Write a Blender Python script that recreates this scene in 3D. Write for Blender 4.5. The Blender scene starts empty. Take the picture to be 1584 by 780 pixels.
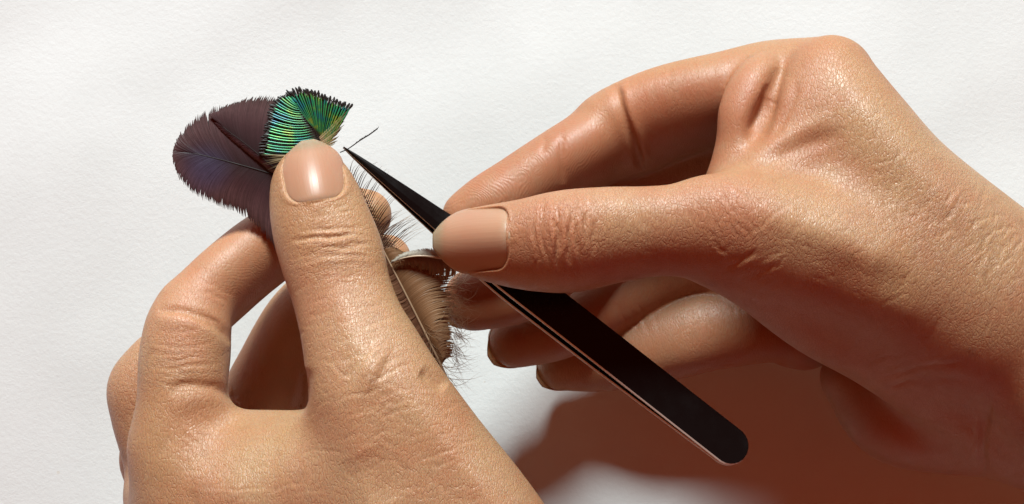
import bpy, math, random
import numpy as np
from mathutils import Vector, Matrix

rng = np.random.default_rng(7)
random.seed(7)
scene = bpy.context.scene
COL = scene.collection

# ------------------------------------------------------------------ camera, light, exposure
CAM_H = 600.0            # mm above the paper
PXMM = 7.4               # photograph pixels per mm on the paper
cam_d = bpy.data.cameras.new('camera')
cam = bpy.data.objects.new('camera', cam_d)
COL.objects.link(cam)
cam.location = (0, 0, CAM_H / 1000)
cam_d.sensor_width = 36.0
cam_d.lens = 36.0 * CAM_H / (1584 / PXMM)
cam_d.clip_start = 0.02
cam_d.clip_end = 20
scene.camera = cam

world = bpy.data.worlds.new('World')
scene.world = world
world.use_nodes = True
bgn = world.node_tree.nodes['Background']
bgn.inputs['Color'].default_value = (1.0, 0.10, 0.02, 1)
bgn.inputs['Strength'].default_value = 0.28

KEY_EL, KEY_AZ, KEY_D = math.radians(38.5), math.radians(3), 1.5
key_d = bpy.data.lights.new('window_lamp', 'AREA')
key_d.shape = 'DISK'
key_d.size = 0.38
key_d.energy = 51
key_d.color = (0.85, 0.985, 0.985)
key = bpy.data.objects.new('window_lamp', key_d)
COL.objects.link(key)
kd = Vector((-math.sin(KEY_AZ) * math.cos(KEY_EL), math.cos(KEY_AZ) * math.cos(KEY_EL), math.sin(KEY_EL)))
key.location = kd * KEY_D
key.rotation_euler = kd.to_track_quat('Z', 'Y').to_euler()

vs = scene.view_settings
vs.view_transform = 'Standard'
vs.look = 'None'
vs.exposure = 0.0
vs.gamma = 1.0
vs.use_curve_mapping = False

# ------------------------------------------------------------------ helpers
def P(px, py, z):
    """point (mm) at height z that stands over photograph pixel px,py"""
    s = (CAM_H - z) / CAM_H / PXMM
    return np.array([(px - 792) * s, (390 - py) * s, z], float)

def pscale(z):
    return (CAM_H - z) / CAM_H / PXMM       # mm per pixel at height z

def to_px(v):
    s = (CAM_H - v[:, 2]) / CAM_H / PXMM
    return v[:, 0] / s + 792, 390 - v[:, 1] / s

def tag(o, label=None, cat=None, group=None, kind=None):
    for k, v in (('label', label), ('category', cat), ('group', group), ('kind', kind)):
        if v:
            o[k] = v
    return o

def catmull(ctrl, n=10):
    c = np.asarray(ctrl, float)
    c = np.vstack([2 * c[0] - c[1], c, 2 * c[-1] - c[-2]])
    out = []
    for i in range(1, len(c) - 2):
        p0, p1, p2, p3 = c[i - 1], c[i], c[i + 1], c[i + 2]
        for t in np.linspace(0, 1, n, endpoint=False):
            out.append(0.5 * (2 * p1 + (p2 - p0) * t + (2 * p0 - 5 * p1 + 4 * p2 - p3) * t * t + (3 * p1 - p0 - 3 * p2 + p3) * t ** 3))
    out.append(c[-2])
    return np.array(out)

def resample(poly, n):
    poly = np.asarray(poly, float)
    d = np.r_[0, np.cumsum(np.linalg.norm(np.diff(poly, axis=0), axis=1))]
    t = np.linspace(0, d[-1], n)
    return np.stack([np.interp(t, d, poly[:, k]) for k in range(poly.shape[1])], 1)

def mesh_object(name, verts_mm, faces, mat, parent=None, smooth=True, origin=None):
    """verts in mm, world space; origin in mm"""
    v = np.asarray(verts_mm, float)
    o3 = np.zeros(3) if origin is None else np.asarray(origin, float)
    me = bpy.data.meshes.new(name)
    if isinstance(faces, np.ndarray):
        nf, k = faces.shape
        me.vertices.add(len(v))
        me.vertices.foreach_set('co', ((v - o3) / 1000).astype(np.float32).ravel())
        me.loops.add(nf * k)
        me.loops.foreach_set('vertex_index', faces.astype(np.int32).ravel())
        me.polygons.add(nf)
        me.polygons.foreach_set('loop_start', np.arange(0, nf * k, k, dtype=np.int32))
        me.polygons.foreach_set('loop_total', np.full(nf, k, np.int32))
        me.update(calc_edges=True)
        me.validate()
    else:
        me.from_pydata([tuple(p) for p in (v - o3) / 1000], [], faces)
        me.update()
    if smooth:
        me.polygons.foreach_set('use_smooth', np.ones(len(me.polygons), bool))
    me.materials.append(mat)
    o = bpy.data.objects.new(name, me)
    COL.objects.link(o)
    o.location = Vector(o3 / 1000)
    if parent is not None:
        o.parent = parent
        o.matrix_parent_inverse = Matrix.Identity(4)
        o.location = Vector((o3) / 1000) - parent.location
    return o

def attr(o, name, arr):
    a = o.data.attributes.new(name, 'FLOAT', 'POINT')
    a.data.foreach_set('value', np.asarray(arr, np.float32))

# ------------------------------------------------------------------ node helpers
class NT:
    def __init__(self, name):
        self.m = bpy.data.materials.new(name)
        self.m.use_nodes = True
        self.t = self.m.node_tree
        self.bsdf = self.t.nodes['Principled BSDF']
    def n(self, kind, **kw):
        nd = self.t.nodes.new(kind)
        ins = kw.pop('ins', {})
        for k, v in kw.items():
            setattr(nd, k, v)
        for k, v in ins.items():
            self.put(nd.inputs[k], v)
        return nd
    def put(self, sock, v):
        if isinstance(v, bpy.types.NodeSocket):
            self.t.links.new(v, sock)
        elif isinstance(v, bpy.types.Node):
            self.t.links.new(v.outputs[0], sock)
        else:
            sock.default_value = v
    def math(self, op, a, b=None, c=None, clamp=False):
        nd = self.t.nodes.new('ShaderNodeMath')
        nd.operation = op
        nd.use_clamp = clamp
        self.put(nd.inputs[0], a)
        if b is not None: self.put(nd.inputs[1], b)
        if c is not None: self.put(nd.inputs[2], c)
        return nd.outputs[0]
    def mix(self, f, a, b, blend='MIX'):
        nd = self.t.nodes.new('ShaderNodeMix')
        nd.data_type = 'RGBA'
        nd.blend_type = blend
        self.put(nd.inputs['Factor'], f)
        self.put(nd.inputs['A'], a)
        self.put(nd.inputs['B'], b)
        return nd.outputs['Result']
    def attr(self, name):
        return self.n('ShaderNodeAttribute', attribute_name=name).outputs['Fac']
    def ramp(self, f, stops, interp='LINEAR'):
        nd = self.t.nodes.new('ShaderNodeValToRGB')
        nd.color_ramp.interpolation = interp
        el = nd.color_ramp.elements
        while len(el) < len(stops): el.new(0.5)
        for e, (p, c) in zip(el, stops):
            e.position = p
            e.color = tuple(c) + (1,) if len(c) == 3 else c
        self.put(nd.inputs[0], f)
        return nd.outputs['Color']
    def maprange(self, v, a, b, c=0.0, d=1.0, smooth=True):
        nd = self.t.nodes.new('ShaderNodeMapRange')
        nd.interpolation_type = 'SMOOTHSTEP' if smooth else 'LINEAR'
        for s, x in zip(('Value', 'From Min', 'From Max', 'To Min', 'To Max'), (v, a, b, c, d)):
            self.put(nd.inputs[s], x)
        return nd.outputs['Result']
    def bump(self, h, strength, dist, normal=None):
        nd = self.n('ShaderNodeBump', ins={'Strength': strength, 'Distance': dist, 'Height': h})
        if normal is not None: self.put(nd.inputs['Normal'], normal)
        return nd.outputs[0]
    def set(self, **kw):
        for k, v in kw.items():
            self.put(self.bsdf.inputs[k.replace('_', ' ')], v)

# ------------------------------------------------------------------ materials
def skin_material(name, base, red, seed):
    m = NT(name)
    co = m.n('ShaderNodeTexCoord').outputs['Object']
    mp = m.n('ShaderNodeMapping', ins={'Vector': co, 'Location': (seed, seed * 2, 0)}).outputs[0]
    ridge, palm, wr, nailm = m.attr('ridge'), m.attr('palm'), m.attr('wrinkle'), m.attr('fold')
    # colour: mottled, redder on the palm side with shade painted into that red, pale/dark spots
    n1 = m.n('ShaderNodeTexNoise', ins={'Vector': mp, 'Scale': 55, 'Detail': 4, 'Roughness': 0.6}).outputs['Fac']
    n2 = m.n('ShaderNodeTexNoise', ins={'Vector': mp, 'Scale': 420, 'Detail': 3, 'Roughness': 0.6}).outputs['Fac']
    n3 = m.n('ShaderNodeTexNoise', ins={'Vector': mp, 'Scale': 190, 'Detail': 2, 'Roughness': 0.5}).outputs['Fac']
    c = m.mix(m.math('MULTIPLY', m.maprange(n1, .35, .7), .55), base, red)
    c = m.mix(m.math('MULTIPLY', palm, .75), c, red)
    c = m.mix(m.math('MULTIPLY', m.maprange(n2, .40, .75), .30), c, tuple(x * .72 for x in base[:3]) + (1,))
    c = m.mix(m.math('MULTIPLY', m.maprange(n3, .64, .74), .35), c, (base[0] * .55, base[1] * .45, base[2] * .4, 1))
    fl = m.attr('flush')
    c = m.mix(m.math('MULTIPLY', fl, m.maprange(n1, .2, .7, .35, .85)), c, (base[0] * 1.02, base[1] * .66, base[2] * .62, 1))
    n4 = m.n('ShaderNodeTexNoise', ins={'Vector': mp, 'Scale': 24, 'Detail': 3, 'Roughness': .55}).outputs['Fac']
    c = m.mix(m.math('MULTIPLY', m.maprange(n4, .45, .68), .35), c, (base[0] * .86, base[1] * .82, base[2] * .62, 1))
    # fine skin lines: two warped cell layers
    warp = m.n('ShaderNodeTexNoise', ins={'Vector': mp, 'Scale': 260, 'Detail': 2}).outputs['Color']
    wv = m.n('ShaderNodeVectorMath', operation='MULTIPLY_ADD', ins={0: warp, 1: (.0012,) * 3, 2: mp}).outputs[0]
    st = m.n('ShaderNodeMapping', ins={'Vector': wv, 'Rotation': (0.2, 0.1, math.radians(38 if seed < 5 else -30)), 'Scale': (1.0, .32, .8)}).outputs[0]
    v1 = m.n('ShaderNodeTexVoronoi', feature='DISTANCE_TO_EDGE', ins={'Vector': st, 'Scale': 2300}).outputs['Distance']
    st2 = m.n('ShaderNodeMapping', ins={'Vector': wv, 'Rotation': (0.1, 0.3, math.radians(-25 if seed < 5 else 40)), 'Scale': (1.0, .30, .9)}).outputs[0]
    v2 = m.n('ShaderNodeTexVoronoi', feature='DISTANCE_TO_EDGE', ins={'Vector': st2, 'Scale': 1350}).outputs['Distance']
    l1 = m.maprange(v1, 0, .16)
    l2 = m.maprange(v2, 0, .11)
    l3 = m.n('ShaderNodeTexNoise', ins={'Vector': mp, 'Scale': 2400, 'Detail': 3, 'Roughness': .6}).outputs['Fac']
    h = m.math('ADD', m.math('MULTIPLY', l1, .35), m.math('MULTIPLY', l2, .40))
    h = m.math('MULTIPLY_ADD', l3, .35, h)
    notpalm = m.math('SUBTRACT', 1.0, m.math('MULTIPLY', palm, .75))
    h = m.math('MULTIPLY', h, notpalm)
    # wrinkles across the joints, in finger coordinates
    fa = m.n('ShaderNodeAttribute', attribute_name='fcoord').outputs['Vector']
    fn = m.n('ShaderNodeMapping', ins={'Vector': fa, 'Scale': (1.0, .20, .20), 'Location': (seed * 3, 1, 2)}).outputs[0]
    wn = m.n('ShaderNodeTexNoise', ins={'Vector': fn, 'Scale': 1.05, 'Detail': 3, 'Roughness': .62, 'Distortion': .5}).outputs['Fac']
    wl = m.maprange(m.math('ABSOLUTE', m.math('SUBTRACT', wn, .5)), 0, .055)
    hw = m.math('MULTIPLY', wl, wr)
    # finger print ridges
    sep = m.n('ShaderNodeSeparateXYZ', ins={0: fa})
    rx = m.math('MULTIPLY', sep.outputs[0], .78)
    ry = m.math('MULTIPLY', m.math('MULTIPLY', sep.outputs[1], sep.outputs[1]), .055)
    rn = m.n('ShaderNodeTexNoise', ins={'Vector': fa, 'Scale': .16, 'Detail': 1}).outputs['Fac']
    ph = m.math('MULTIPLY', m.math('ADD', m.math('ADD', rx, ry), m.math('MULTIPLY', rn, 6.0)), 2 * math.pi / .52)
    rs = m.math('MULTIPLY', m.math('SINE', ph), ridge)
    b1 = m.bump(h, .70, .00014)
    b2 = m.bump(hw, .5, .00022, b1)
    b3 = m.bump(rs, .22, .00009, b2)
    c = m.mix(m.math('MULTIPLY', m.math('SUBTRACT', 1.0, m.math('MULTIPLY', l2, l1)), m.math('MULTIPLY', notpalm, .22)), c, tuple(x * .6 for x in red[:3]) + (1,))
    m.set(Base_Color=c, Normal=b3)
    rough = m.maprange(m.math('MULTIPLY_ADD', n2, .5, m.math('MULTIPLY', n1, .5)), .3, .7, .38, .54)
    rough = m.math('MULTIPLY_ADD', palm, .10, rough)
    m.set(Roughness=rough, Subsurface_Weight=.40, Subsurface_Scale=.0012, Subsurface_Radius=(1.0, .32, .16), Specular_IOR_Level=.58)
    return m.m

SKIN_L = skin_material('skin_left', (.425, .258, .138, 1), (.36, .122, .055, 1), 2.0)  # second tone is palm red, darkened to stand in for shade
SKIN_R = skin_material('skin_right', (.405, .240, .126, 1), (.31, .088, .038, 1), 7.0)

def nail_material(name='nail', pale=False):
    m = NT(name)
    co = m.n('ShaderNodeTexCoord').outputs['Object']
    u, v = m.attr('nu'), m.attr('nv')
    cv = m.n('ShaderNodeCombineXYZ', ins={0: m.math('MULTIPLY', u, 14.0), 1: m.math('MULTIPLY', v, .8)}).outputs[0]
    st = m.n('ShaderNodeTexNoise', ins={'Vector': cv, 'Scale': 1.0, 'Detail': 3, 'Roughness': .6}).outputs['Fac']
    c = m.ramp(v, [(0.0, (.38, .245, .16)), (.16, (.37, .195, .118)), (.55, (.365, .178, .108)), (.84, (.37, .195, .118)), (.92, (.42, .30, .19)), (1.0, (.48, .38, .26))])
    if pale:  # pale free edge, with light bounced off the paper put into the colour
        c = m.ramp(v, [(0.0, (.45, .28, .18)), (.7, (.55, .36, .24)), (.85, (.66, .50, .37)), (1.0, (.74, .60, .46))])
    c = m.mix(m.math('MULTIPLY', m.maprange(st, .35, .75), .2), c, (.33, .17, .10, 1))
    m.set(Base_Color=c, Roughness=.40, Specular_IOR_Level=.5, Subsurface_Weight=.4, Subsurface_Scale=.0018,
          Subsurface_Radius=(1, .4, .25), Normal=m.bump(st, .5, .00008))
    tr = m.n('ShaderNodeBsdfTranslucent', ins={'Color': c})
    mx = m.n('ShaderNodeMixShader', ins={0: m.math('MULTIPLY', m.maprange(v, .80, .95), .7 if pale else .4), 1: m.bsdf.outputs[0], 2: tr.outputs[0]})
    m.t.links.new(mx.outputs[0], m.t.nodes['Material Output'].inputs[0])
    return m.m
NAIL = nail_material()
NAIL_EDGE = nail_material('brightened_nail', True)

def paper_material():
    m = NT('white_paper')
    co = m.n('ShaderNodeTexCoord').outputs['Object']
    f = m.n('ShaderNodeTexNoise', ins={'Vector': co, 'Scale': 900, 'Detail': 4, 'Roughness': .7}).outputs['Fac']
    g = m.n('ShaderNodeTexNoise', ins={'Vector': co, 'Scale': 16, 'Detail': 5, 'Roughness': .6}).outputs['Fac']
    sp = m.n('ShaderNodeTexVoronoi', ins={'Vector': co, 'Scale': 75, 'Randomness': 1.0}).outputs['Distance']
    c = m.mix(m.maprange(g, .3, .7), (.535, .535, .528, 1), (.585, .585, .58, 1))
    c = m.mix(m.math('MULTIPLY', m.maprange(sp, .03, .02), .4), c, (.45, .38, .30, 1))
    m.set(Base_Color=c, Roughness=.85, Specular_IOR_Level=.2, Normal=m.bump(f, .5, .00018))
    return m.m
PAPER = paper_material()

def steel_material(name, col, rough, metallic=1.0, smudge=.3):
    m = NT(name)
    co = m.n('ShaderNodeTexCoord').outputs['Object']
    f = m.n('ShaderNodeTexNoise', ins={'Vector': co, 'Scale': 140, 'Detail': 5, 'Roughness': .65}).outputs['Fac']
    g = m.n('ShaderNodeTexNoise', ins={'Vector': co, 'Scale': 1500, 'Detail': 2}).outputs['Fac']
    c = m.mix(m.math('MULTIPLY', m.maprange(f, .58, .72), smudge), col, tuple(min(1, x * 2.2 + .01) for x in col[:3]) + (1,))
    m.set(Base_Color=c, Metallic=metallic, Roughness=m.maprange(f, .3, .7, rough * .8, rough * 1.3), Normal=m.bump(g, .1, .00004))
    return m.m
BLACK_STEEL = steel_material('black_coated_steel', (.003, .0025, .0025, 1), .24, 0.0, .10)
BLACK_STEEL.node_tree.nodes['Principled BSDF'].inputs['Specular IOR Level'].default_value = .18
BARE_STEEL = steel_material('bare_steel_edge', (.60, .54, .48, 1), .5, .35)

# ------------------------------------------------------------------ paper sheet
def vnoise(x, y, seed):
    r = np.random.default_rng(seed)
    tab = r.random((64, 64))
    xi, yi = np.floor(x).astype(int), np.floor(y).astype(int)
    fx, fy = x - xi, y - yi
    fx, fy = fx * fx * (3 - 2 * fx), fy * fy * (3 - 2 * fy)
    g = lambda a, b: tab[a % 64, b % 64]
    return (g(xi, yi) * (1 - fx) + g(xi + 1, yi) * fx) * (1 - fy) + (g(xi, yi + 1) * (1 - fx) + g(xi + 1, yi + 1) * fx) * fy

gx = np.linspace(-900, 900, 361)
gy = np.linspace(-700, 700, 281)
GX, GY = np.meshgrid(gx, gy)
ca, sa = math.cos(.5), math.sin(.5)
U, V = GX * ca + GY * sa, -GX * sa + GY * ca
GZ = 1.2 * vnoise(U / 60, V / 28, 1) + .75 * vnoise(U / 24 + 9, V / 15 + 3, 2) + .24 * vnoise(U / 8, V / 7, 3) - 2.2
nxg, nyg = len(gx), len(gy)
idx = np.arange(nxg * nyg).reshape(nyg, nxg)
fq = np.stack([idx[:-1, :-1].ravel(), idx[:-1, 1:].ravel(), idx[1:, 1:].ravel(), idx[1:, :-1].ravel()], 1)
paper = mesh_object('paper_ground', np.stack([GX.ravel(), GY.ravel(), GZ.ravel()], 1), fq, PAPER)
tag(paper, kind='structure')

# ------------------------------------------------------------------ implicit hands
class Field:
    def __init__(self, lo, hi, h):
        self.lo, self.h = np.array(lo, float), h
        self.n = np.ceil((np.array(hi, float) - self.lo) / h).astype(int) + 1
        self.ax = [(self.lo[k] + h * np.arange(self.n[k])).astype(np.float32) for k in range(3)]
        self.d = np.full(self.n, 12.0, np.float32)
        self.sweeps = []
    def box(self, a, b):
        i0 = np.maximum(np.floor((a - self.lo) / self.h).astype(int), 0)
        i1 = np.minimum(np.ceil((b - self.lo) / self.h).astype(int) + 1, self.n)
        return i0, i1
    def sweep(self, ctrl, k=3.0, up=(0, 0, 1), n=8, finger=False, name='', shift=0.0):
        """ctrl rows: px, py, z, half width px, half thickness px; union with smoothness k (mm)"""
        c = np.array([list(P(r[0], r[1], r[2])) + [r[3] * pscale(r[2]), r[4] * pscale(r[2])] for r in ctrl])
        s = catmull(c, n)
        s[:, 3:] = np.maximum(s[:, 3:], .5)
        pad = max(k, 2.0) + 1.0
        ii0, ii1 = self.box((s[:, :3] - s[:, 3:].max(1)[:, None]).min(0) - pad, (s[:, :3] + s[:, 3:].max(1)[:, None]).max(0) + pad)
        if (ii1 <= ii0).any(): return
        loc = np.full(ii1 - ii0, 12.0, np.float32)
        up = np.array(up, float) / np.linalg.norm(up)
        arc = 0.0
        ups = []
        for a, b in zip(s[:-1], s[1:]):
            t = b[:3] - a[:3]
            L = np.linalg.norm(t)
            if L < 1e-6: continue
            t /= L
            side = np.cross(t, up); side /= max(np.linalg.norm(side), 1e-6)
            nu = np.cross(side, t)
            R = max(a[3:].max(), b[3:].max())
            j0, j1 = self.box(np.minimum(a[:3], b[:3]) - R - pad, np.maximum(a[:3], b[:3]) + R + pad)
            j0, j1 = np.maximum(j0, ii0), np.minimum(j1, ii1)
            if (j1 <= j0).any(): continue
            X = self.ax[0][j0[0]:j1[0], None, None] - np.float32(a[0])
            Y = self.ax[1][None, j0[1]:j1[1], None] - np.float32(a[1])
            Z = self.ax[2][None, None, j0[2]:j1[2]] - np.float32(a[2])
            tt = X * np.float32(t[0]) + Y * np.float32(t[1]) + Z * np.float32(t[2])
            tc = np.clip(tt, 0, np.float32(L))
            w = tt - tc
            uu = X * np.float32(side[0]) + Y * np.float32(side[1]) + Z * np.float32(side[2])
            vv = X * np.float32(nu[0]) + Y * np.float32(nu[1]) + Z * np.float32(nu[2])
            f = tc / np.float32(L)
            ra = np.float32(a[3]) + f * np.float32(b[3] - a[3])
            rb = np.float32(a[4]) + f * np.float32(b[4] - a[4])
            rw = (ra + rb) * np.float32(.5)
            q1, q2, q3 = uu / ra, vv / rb, w / rw
            k0 = np.sqrt(q1 * q1 + q2 * q2 + q3 * q3)
            k1 = np.sqrt((q1 / ra) ** 2 + (q2 / rb) ** 2 + (q3 / rw) ** 2) + np.float32(1e-6)
            d = k0 * (k0 - 1) / k1
            sl = tuple(slice(j0[m] - ii0[m], j1[m] - ii0[m]) for m in range(3))
            loc[sl] = np.minimum(loc[sl], d)
            ups.append((a[:3], t, L, side, nu, arc))
            arc += L
        sl = tuple(slice(ii0[m], ii1[m]) for m in range(3))
        A = self.d[sl]
        if k > 0:
            hh = np.clip(.5 + .5 * (loc - A) / np.float32(k), 0, 1)
            self.d[sl] = loc + (A - loc) * hh - np.float32(k) * hh * (1 - hh)
        else:
            self.d[sl] = np.minimum(A, loc)
        self.sweeps.append(dict(name=name, s=s, segs=ups, finger=finger, up=up))
        return self.sweeps[-1]
    def merge(self, other, k):
        """union with another field on the same grid"""
        A, B = self.d, other.d
        if k > 0:
            hh = np.clip(.5 + .5 * (B - A) / np.float32(k), 0, 1)
            self.d = B + (A - B) * hh - np.float32(k) * hh * (1 - hh)
        else:
            self.d = np.minimum(A, B)
        self.sweeps += other.sweeps
    def mesh(self):
        """naive surface nets"""
        d = self.d
        d[0], d[-1], d[:, 0], d[:, -1], d[:, :, 0], d[:, :, -1] = (1,) * 6
        ins = d < 0
        nx, ny, nz = d.shape
        cs = np.zeros((nx - 1, ny - 1, nz - 1), np.uint8)
        for i in (0, 1):
            for j in (0, 1):
                for k in (0, 1):
                    cs += ins[i:nx - 1 + i, j:ny - 1 + j, k:nz - 1 + k]
        ci = np.argwhere((cs > 0) & (cs < 8))
        vid = np.full(cs.shape, -1, np.int32)
        vid[ci[:, 0], ci[:, 1], ci[:, 2]] = np.arange(len(ci))
        acc = np.zeros((len(ci), 3)); cnt = np.zeros(len(ci))
        corners = [(i, j, k) for i in (0, 1) for j in (0, 1) for k in (0, 1)]
        val = {c: d[ci[:, 0] + c[0], ci[:, 1] + c[1], ci[:, 2] + c[2]] for c in corners}
        for c in corners:
            for ax in range(3):
                if c[ax] == 0:
                    e = list(c); e[ax] = 1; e = tuple(e)
                    a, b = val[c], val[e]
                    m = (a < 0) != (b < 0)
                    t = a[m] / (a[m] - b[m])
                    p = np.tile(np.array(c, float), (m.sum(), 1)); p[:, ax] += t
                    acc[m] += p; cnt[m] += 1
        v = self.lo + self.h * (ci + acc / cnt[:, None])
        F = []
        for ax in range(3):
            o = [slice(None)] * 3; o2 = [slice(None)] * 3
            o[ax] = slice(0, -1); o2[ax] = slice(1, None)
            a, b = ins[tuple(o)], ins[tuple(o2)]
            e = np.argwhere(a != b)
            flip = a[e[:, 0], e[:, 1], e[:, 2]]
            b1, b2 = (ax + 1) % 3, (ax + 2) % 3
            e1 = np.zeros(3, int); e1[b1] = 1
            e2 = np.zeros(3, int); e2[b2] = 1
            ok = (e[:, b1] > 0) & (e[:, b2] > 0) & (e[:, b1] < d.shape[b1] - 1) & (e[:, b2] < d.shape[b2] - 1)
            e, flip = e[ok], flip[ok]
            g = lambda q: vid[q[:, 0], q[:, 1], q[:, 2]]
            q = np.stack([g(e - e1 - e2), g(e - e2), g(e), g(e - e1)], 1)
            q[~flip] = q[~flip][:, ::-1]
            F.append(q)
        F = np.vstack(F)
        return v, F

def edges_of(F):
    k = F.shape[1]
    e = np.vstack([F[:, [a, (a + 1) % k]] for a in range(k)])
    e.sort(axis=1)
    key = np.unique(e[:, 0].astype(np.int64) * (1 << 32) + e[:, 1])
    return np.stack([key >> 32, key & 0xffffffff], 1).astype(np.int64)

def refine(v, F, pick):
    """split the picked triangles in four, closing the border without cracks"""
    nv = len(v)
    T = F
    ek = lambda a, b: np.minimum(a, b).astype(np.int64) * (1 << 32) + np.maximum(a, b)
    E3 = np.stack([ek(T[:, 0], T[:, 1]), ek(T[:, 1], T[:, 2]), ek(T[:, 2], T[:, 0])], 1)
    split = np.unique(E3[pick].ravel())
    pos = np.clip(np.searchsorted(split, E3), 0, len(split) - 1)
    has = split[pos] == E3
    a, b = split >> 32, split & 0xffffffff
    v2 = np.vstack([v, (v[a] + v[b]) / 2])
    mid = pos + nv
    out = []
    cnt = has.sum(1)
    out.append(T[cnt == 0])
    m = cnt == 3
    t, q = T[m], mid[m]
    out += [np.stack(x, 1) for x in ((t[:, 0], q[:, 0], q[:, 2]), (q[:, 0], t[:, 1], q[:, 1]), (q[:, 2], q[:, 1], t[:, 2]), (q[:, 0], q[:, 1], q[:, 2]))]
    for r in range(3):
        r1, r2 = (r + 1) % 3, (r + 2) % 3
        m = (cnt == 1) & has[:, r]
        t, q = T[m], mid[m]
        out += [np.stack((t[:, r], q[:, r], t[:, r2]), 1), np.stack((q[:, r], t[:, r1], t[:, r2]), 1)]
        m = (cnt == 2) & ~has[:, r]
        t, q = T[m], mid[m]
        out += [np.stack((t[:, r], t[:, r1], q[:, r1]), 1), np.stack((t[:, r], q[:, r1], q[:, r2]), 1), np.stack((q[:, r1], t[:, r2], q[:, r2]), 1)]
    return v2, np.vstack(out), np.arange(nv, len(v2))

def smooth_verts(v, E, it, lam=.5):
    n = len(v)
    deg = np.bincount(E.ravel(), minlength=n).astype(float)
    for _ in range(it):
        s = np.stack([np.bincount(E[:, 0], v[E[:, 1], k], n) + np.bincount(E[:, 1], v[E[:, 0], k], n) for k in range(3)], 1)
        v = v + lam * (s / deg[:, None] - v)
    return v

def vnormals(v, F):
    fn = np.cross(v[F[:, 1]] - v[F[:, 0]], v[F[:, 2]] - v[F[:, 0]])
    n = np.zeros_like(v)
    for k in range(3):
        for a in range(3):
            n[:, a] += np.bincount(F[:, k], fn[:, a], len(v))
    return n / (np.linalg.norm(n, axis=1)[:, None] + 1e-9)

def seen_mask(v, nrm, tol=5.0):
    px, py = to_px(v)
    i, j = np.round(px / 5).astype(int) + 200, np.round(py / 5).astype(int) + 200
    key = i * 4000 + j
    order = np.argsort(key)
    ks = key[order]
    st = np.r_[0, np.flatnonzero(np.diff(ks)) + 1]
    mx = np.maximum.reduceat(v[order, 2], st)
    zmax = np.empty(len(v)); zmax[order] = np.repeat(mx, np.diff(np.r_[st, len(v)]))
    return (v[:, 2] > zmax - tol) & (nrm[:, 2] > -.05)

def polydist(px, py, poly):
    """distance to a polyline (pixels) and parameter 0..1 along it"""
    poly = np.asarray(poly, float)
    best = np.full(len(px), 1e9); bt = np.zeros(len(px))
    seg = np.linalg.norm(np.diff(poly, axis=0), axis=1); tot = seg.sum(); acc = 0
    for a, b, L in zip(poly[:-1], poly[1:], seg):
        d = (b - a) / max(L, 1e-6)
        t = np.clip((px - a[0]) * d[0] + (py - a[1]) * d[1], 0, L)
        q = np.hypot(px - a[0] - t * d[0], py - a[1] - t * d[1])
        m = q < best
        best[m] = q[m]; bt[m] = (acc + t[m]) / tot
        acc += L
    return best, bt

def sculpt(v, F, strokes):
    """strokes: (polyline px, sigma px, depth mm [, taper])  + raises, - carves; only the side facing the photographer"""
    nrm = vnormals(v, F)
    vis = seen_mask(v, nrm)
    px, py = to_px(v)
    off = np.zeros(len(v))
    for st in strokes:
        poly, sg, dep = st[:3]
        taper = st[3] if len(st) > 3 else .25
        pl = np.asarray(poly, float)
        if len(pl) > 2: pl = catmull(pl, 6)
        lo, hi = pl.min(0) - 3.2 * sg, pl.max(0) + 3.2 * sg
        m = np.flatnonzero(vis & (px > lo[0]) & (px < hi[0]) & (py > lo[1]) & (py < hi[1]))
        if not len(m): continue
        q, t = polydist(px[m], py[m], pl)
        w = np.exp(-.5 * (q / sg) ** 2)
        if taper > 0:
            e = np.minimum(t, 1 - t) / taper
            w *= np.clip(e, 0, 1) ** .7 if len(pl) > 1 else 1
        off[m] += dep * w
    return v + nrm * off[:, None]

def wrinkles(strokes, a, b, n, spread, depth, seed, sg=2.4, wav=3.0, part=(.35, 1.0), ridge=.5, bow=0.0):
    """n wavy creases roughly parallel to a->b, spread (px) to either side; short ones among long ones"""
    r = np.random.default_rng(seed)
    a, b = np.array(a, float), np.array(b, float)
    d = b - a; L = np.linalg.norm(d); d /= L
    nn = np.array([-d[1], d[0]])
    for i in range(n):
        o = (i + .5 + r.normal(0, .22)) / n * 2 - 1
        f = r.uniform(*part); c = r.uniform(f / 2, 1 - f / 2) if f < 1 else .5
        t = np.linspace(c - f / 2, c + f / 2, 7)
        w = np.cumsum(r.normal(0, wav * .6, 7)); w -= np.linspace(w[0], w[-1], 7)
        pl = a + d * (t * L)[:, None] + nn * (o * spread + w + bow * (1 - (2 * t - 1) ** 2) * (.5 + .5 * o))[:, None]
        dep = depth * r.uniform(.5, 1.2) * (1 - .35 * abs(o))
        strokes.append((pl, sg * r.uniform(.8, 1.25), -dep, .3))
        if ridge:
            strokes.append((pl + nn * sg * 2.4, sg * 1.8, dep * ridge, .3))

def finger_coords(v, sweeps):
    """coordinates of every vertex in the frame of the nearest sweep: along, across, up (mm)"""
    best = np.full(len(v), 1e9)
    fc = np.zeros((len(v), 3)); who = np.full(len(v), -1)
    for si, sw in enumerate(sweeps):
        s = sw['s']
        R = s[:, 3:].max() + 3
        m = np.flatnonzero(((v > s[:, :3].min(0) - R) & (v < s[:, :3].max(0) + R)).all(1))
        if not len(m): continue
        vm = v[m]
        for a, t, L, side, nu, arc in sw['segs'][::2]:
            q = vm - a
            tt = q @ t
            tc = np.clip(tt, 0, 2 * L)
            dist = np.linalg.norm(q - tc[:, None] * t, axis=1) / (s[:, 3:].mean())
            k = dist < best[m]
            mm = m[k]
            best[mm] = dist[k]
            fc[mm, 0] = arc + tt[k]; fc[mm, 1] = q[k] @ side; fc[mm, 2] = q[k] @ nu
            who[mm] = si
    return fc, who

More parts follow.
